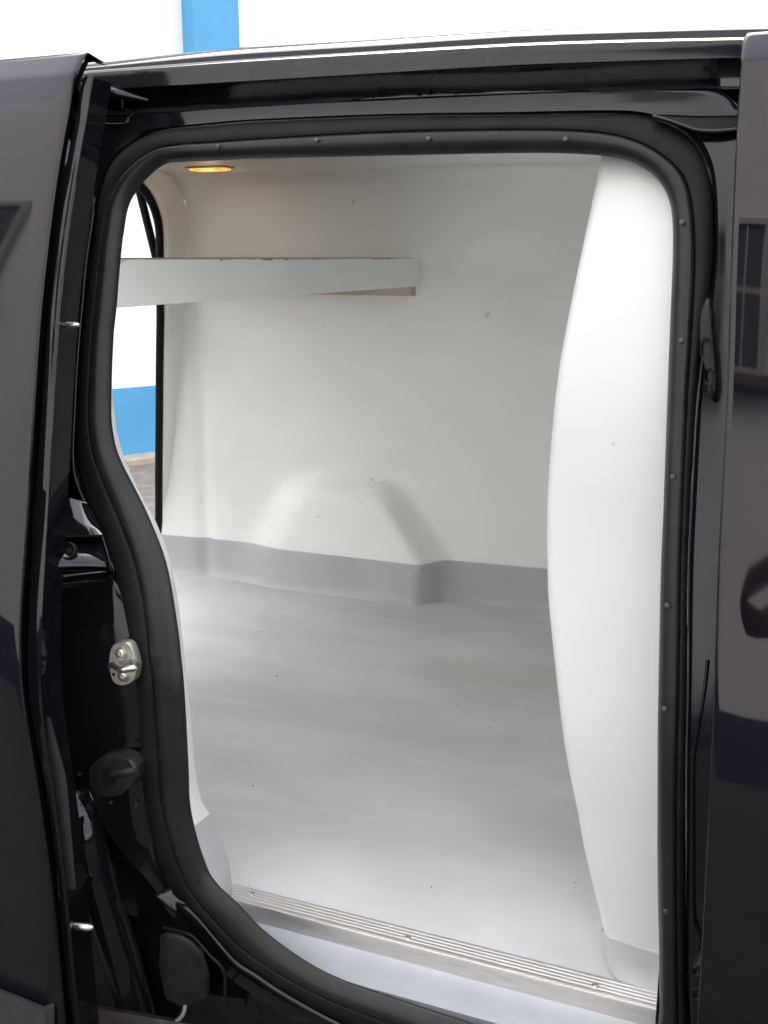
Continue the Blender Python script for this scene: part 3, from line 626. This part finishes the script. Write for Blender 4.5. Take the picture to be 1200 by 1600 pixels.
# ---- sill: aluminium edge trim, painted step below
SX0, SX1 = onZ(352, 1388, .585).x, .03
pf = [(.163,.5795),(.163,.583),(.160,.585)]
for k in range(4):
    y = .156-.0065*k; pf += [(y,.585),(y-.0010,.5842),(y-.002,.5842),(y-.0030,.585)]
pf += [(.129,.585),(.1265,.5842),(.1255,.582),(.1255,.5575),(.1275,.556)]
al = obj('sill_trim', grid([[(x, y, z) for y, z in pf] for x in (SX0, SX0+.004, -.5, -.3, -.1, SX1)]), ALU, van, 40)
for px, py in [(393,1396),(637,1465),(930,1540)]:
    c = onZ(px, py, .585); rws = [[c+Vector((r*math.cos(k*math.pi/6), r*math.sin(k*math.pi/6), h)) for k in range(12)] for r, h in [(.0048,-.001),(.0046,.0008),(.003,.0018),(.0012,.0018),(.001,.0008)]]
    bm = grid(rws, cv=True); bm.verts.ensure_lookup_table(); bm.faces.new(bm.verts[-12:]); obj('screw', bm, STEEL, al, 40)
rows = [[(x, .1262, .5575), (x, .122, .5545), (x, .105, .552), (x, .085, .5495), (x, .072, .545), (x, .072, .525), (x, .09, .50)] for x in [-.72+.04*i for i in range(20)]]
obj('sill_step', grid(rows), SILL, van, 50)

# ------------------------------------------------------------------ the photographer, mirrored in the front door
SKIN = mottle('skin', (.42, .26, .19), (.50, .32, .24), 14, .5)
JUMPER = mottle('maroon_jumper', (.030, .010, .010), (.050, .016, .016), 30, .85, .4, .002)
TROUS = mottle('dark_trousers', (.016, .017, .024), (.026, .027, .036), 30, .85, .4, .002)
HAIR = mottle('brown_hair', (.018, .011, .008), (.035, .022, .015), 40, .6, .6, .003)
SHOE = mat('black_shoe', (.012, .012, .012), .4)
PX, PY = .24, -2.0
person = empty('person', (PX, PY, 0), 'person in a maroon jumper and dark trousers standing before the open van with raised arms', 'person')
def skinned(name, verts, edges, mats, zmat, parent, sub=2):
    me = bpy.data.meshes.new(name); me.from_pydata([v[0] for v in verts], edges, [])
    o = bpy.data.objects.new(name, me); col.objects.link(o)
    sk = o.modifiers.new('skin', 'SKIN'); sk.use_smooth_shade = True
    if not me.skin_vertices: pass
    for v, d in zip(me.skin_vertices[0].data, verts): v.radius = d[1]
    me.skin_vertices[0].data[0].use_root = True
    ss = o.modifiers.new('sub', 'SUBSURF'); ss.levels = ss.render_levels = sub
    dg = bpy.context.evaluated_depsgraph_get(); m2 = bpy.data.meshes.new_from_object(o.evaluated_get(dg))
    bpy.data.objects.remove(o); m2.materials.clear()
    for m_ in mats: m2.materials.append(m_)
    for p in m2.polygons: p.material_index = zmat(p.center); p.use_smooth = True
    q = bpy.data.objects.new(name, m2); col.objects.link(q); q.parent = parent; q.matrix_parent_inverse = Matrix.Translation(-parent.location)
    return q
A_ = lambda x, y, z: (PX+x, PY+y, z)
bv = [(A_(0,0,.98),(.155,.10)), (A_(0,.0,1.12),(.135,.095)), (A_(0,.0,1.28),(.165,.11)), (A_(0,-.01,1.42),(.13,.085)), (A_(0,.0,1.51),(.055,.055)), (A_(0,.02,1.60),(.068,.082)), (A_(0,.03,1.70),(.076,.092)), (A_(0,.02,1.76),(.05,.06))]
be = [(0,1),(1,2),(2,3),(3,4),(4,5),(5,6),(6,7)]
for sx in (-1, 1):
    b = len(bv)
    bv += [(A_(.17*sx,0,1.42),(.058,.058)), (A_(.27*sx,.06,1.33),(.048,.05)), (A_(.36*sx,.12,1.40 if sx < 0 else 1.27),(.042,.042)), (A_(.24*sx,.26,1.50 if sx < 0 else 1.42),(.034,.034)), (A_(.15*sx,.34,1.545 if sx < 0 else 1.49),(.026,.03))]
    be += [(3,b),(b,b+1),(b+1,b+2),(b+2,b+3),(b+3,b+4)]
    b = len(bv)
    bv += [(A_(.095*sx,0,.88),(.088,.092)), (A_(.11*sx,.02,.52),(.062,.066)), (A_(.115*sx,-.01,.12),(.042,.046))]
    be += [(0,b),(b,b+1),(b+1,b+2)]
def zm(c):
    if c.z > 1.50 and abs(c.x-PX) < .1 and c.y < PY+.16: return 2
    if c.y > PY+.285: return 2
    return 0 if c.z > .97 else 1
skinned('body', bv, be, [JUMPER, TROUS, SKIN], zm, person)
for sx in (-1, 1):
    hx, hy, hz = PX+.115*sx, PY+.375, (1.55 if sx < 0 else 1.495)
    hv = [((hx+.02*sx, hy-.02, hz),(.026,.018)), ((hx-.01*sx, hy+.02, hz+.005),(.030,.016))]; he = [(0,1)]
    for k in range(4):
        b = len(hv); zz_ = hz+.033-.021*k; ln = (.9, 1.0, .95, .78)[k]
        hv += [((hx-.03*sx, hy+.035, zz_),(.0085,.0085)), ((hx-.058*sx*ln, hy+.030, zz_+.003),(.008,.008)), ((hx-.078*sx*ln, hy+.012, zz_+.004),(.007,.007))]
        he += [(1,b),(b,b+1),(b+1,b+2)]
    b = len(hv); hv += [((hx-.012*sx, hy-.025, hz-.035),(.010,.010)), ((hx-.04*sx, hy-.022, hz-.05),(.0085,.0085))]; he += [(0,b),(b,b+1)]
    skinned('hand', hv, he, [SKIN], lambda c: 0, person)
    sb = bmesh.new(); bmesh.ops.create_uvsphere(sb, u_segments=16, v_segments=10, radius=1)
    for v in sb.verts: v.co = Vector((PX+.12*sx+v.co.x*.048*(1 if v.co.y < 0 else .9), PY+.06+v.co.y*.14, max(.003, .05+v.co.z*.055-(.02*max(0, v.co.y)))))
    obj('shoe', sb, SHOE, person, 60)
    eb = bmesh.new(); bmesh.ops.create_uvsphere(eb, u_segments=10, v_segments=8, radius=.011)
    for v in eb.verts: v.co += Vector((PX+.032*sx, PY+.113, 1.655))
    obj('eye', eb, mat('eye', (.05, .04, .035), .1), person, 60)
    eb = bmesh.new(); bmesh.ops.create_uvsphere(eb, u_segments=10, v_segments=8, radius=1)
    for v in eb.verts: v.co = Vector((PX+.080*sx+v.co.x*.010, PY+.015+v.co.y*.018, 1.645+v.co.z*.032))
    obj('ear', eb, SKIN, person, 60)
nb = grid([[(PX-.008, PY+.112, 1.655), (PX, PY+.122, 1.655), (PX+.008, PY+.112, 1.655)], [(PX-.013, PY+.110, 1.625), (PX, PY+.140, 1.618), (PX+.013, PY+.110, 1.625)], [(PX-.012, PY+.108, 1.61), (PX, PY+.118, 1.608), (PX+.012, PY+.108, 1.61)]])
obj('nose', nb, SKIN, person, 80)
obj('mouth', tube([(PX-.024, PY+.098, 1.582), (PX, PY+.108, 1.580), (PX+.024, PY+.098, 1.582)], [.003, .006, .003], 8), mat('lips', (.30, .12, .10), .5), person, 60)
hb = bmesh.new(); bmesh.ops.create_uvsphere(hb, u_segments=24, v_segments=14, radius=1)
for v in hb.verts:
    f = 1+.05*math.sin(v.co.x*19+v.co.z*11)*math.sin(v.co.y*17)
    z_ = v.co.z if v.co.y < .25 or v.co.z > .45 else max(v.co.z, .45)
    v.co = Vector((PX+v.co.x*.092*f, PY+.008+v.co.y*.108*f, 1.69+z_*.112*f))
obj('hair', hb, HAIR, person, 80)
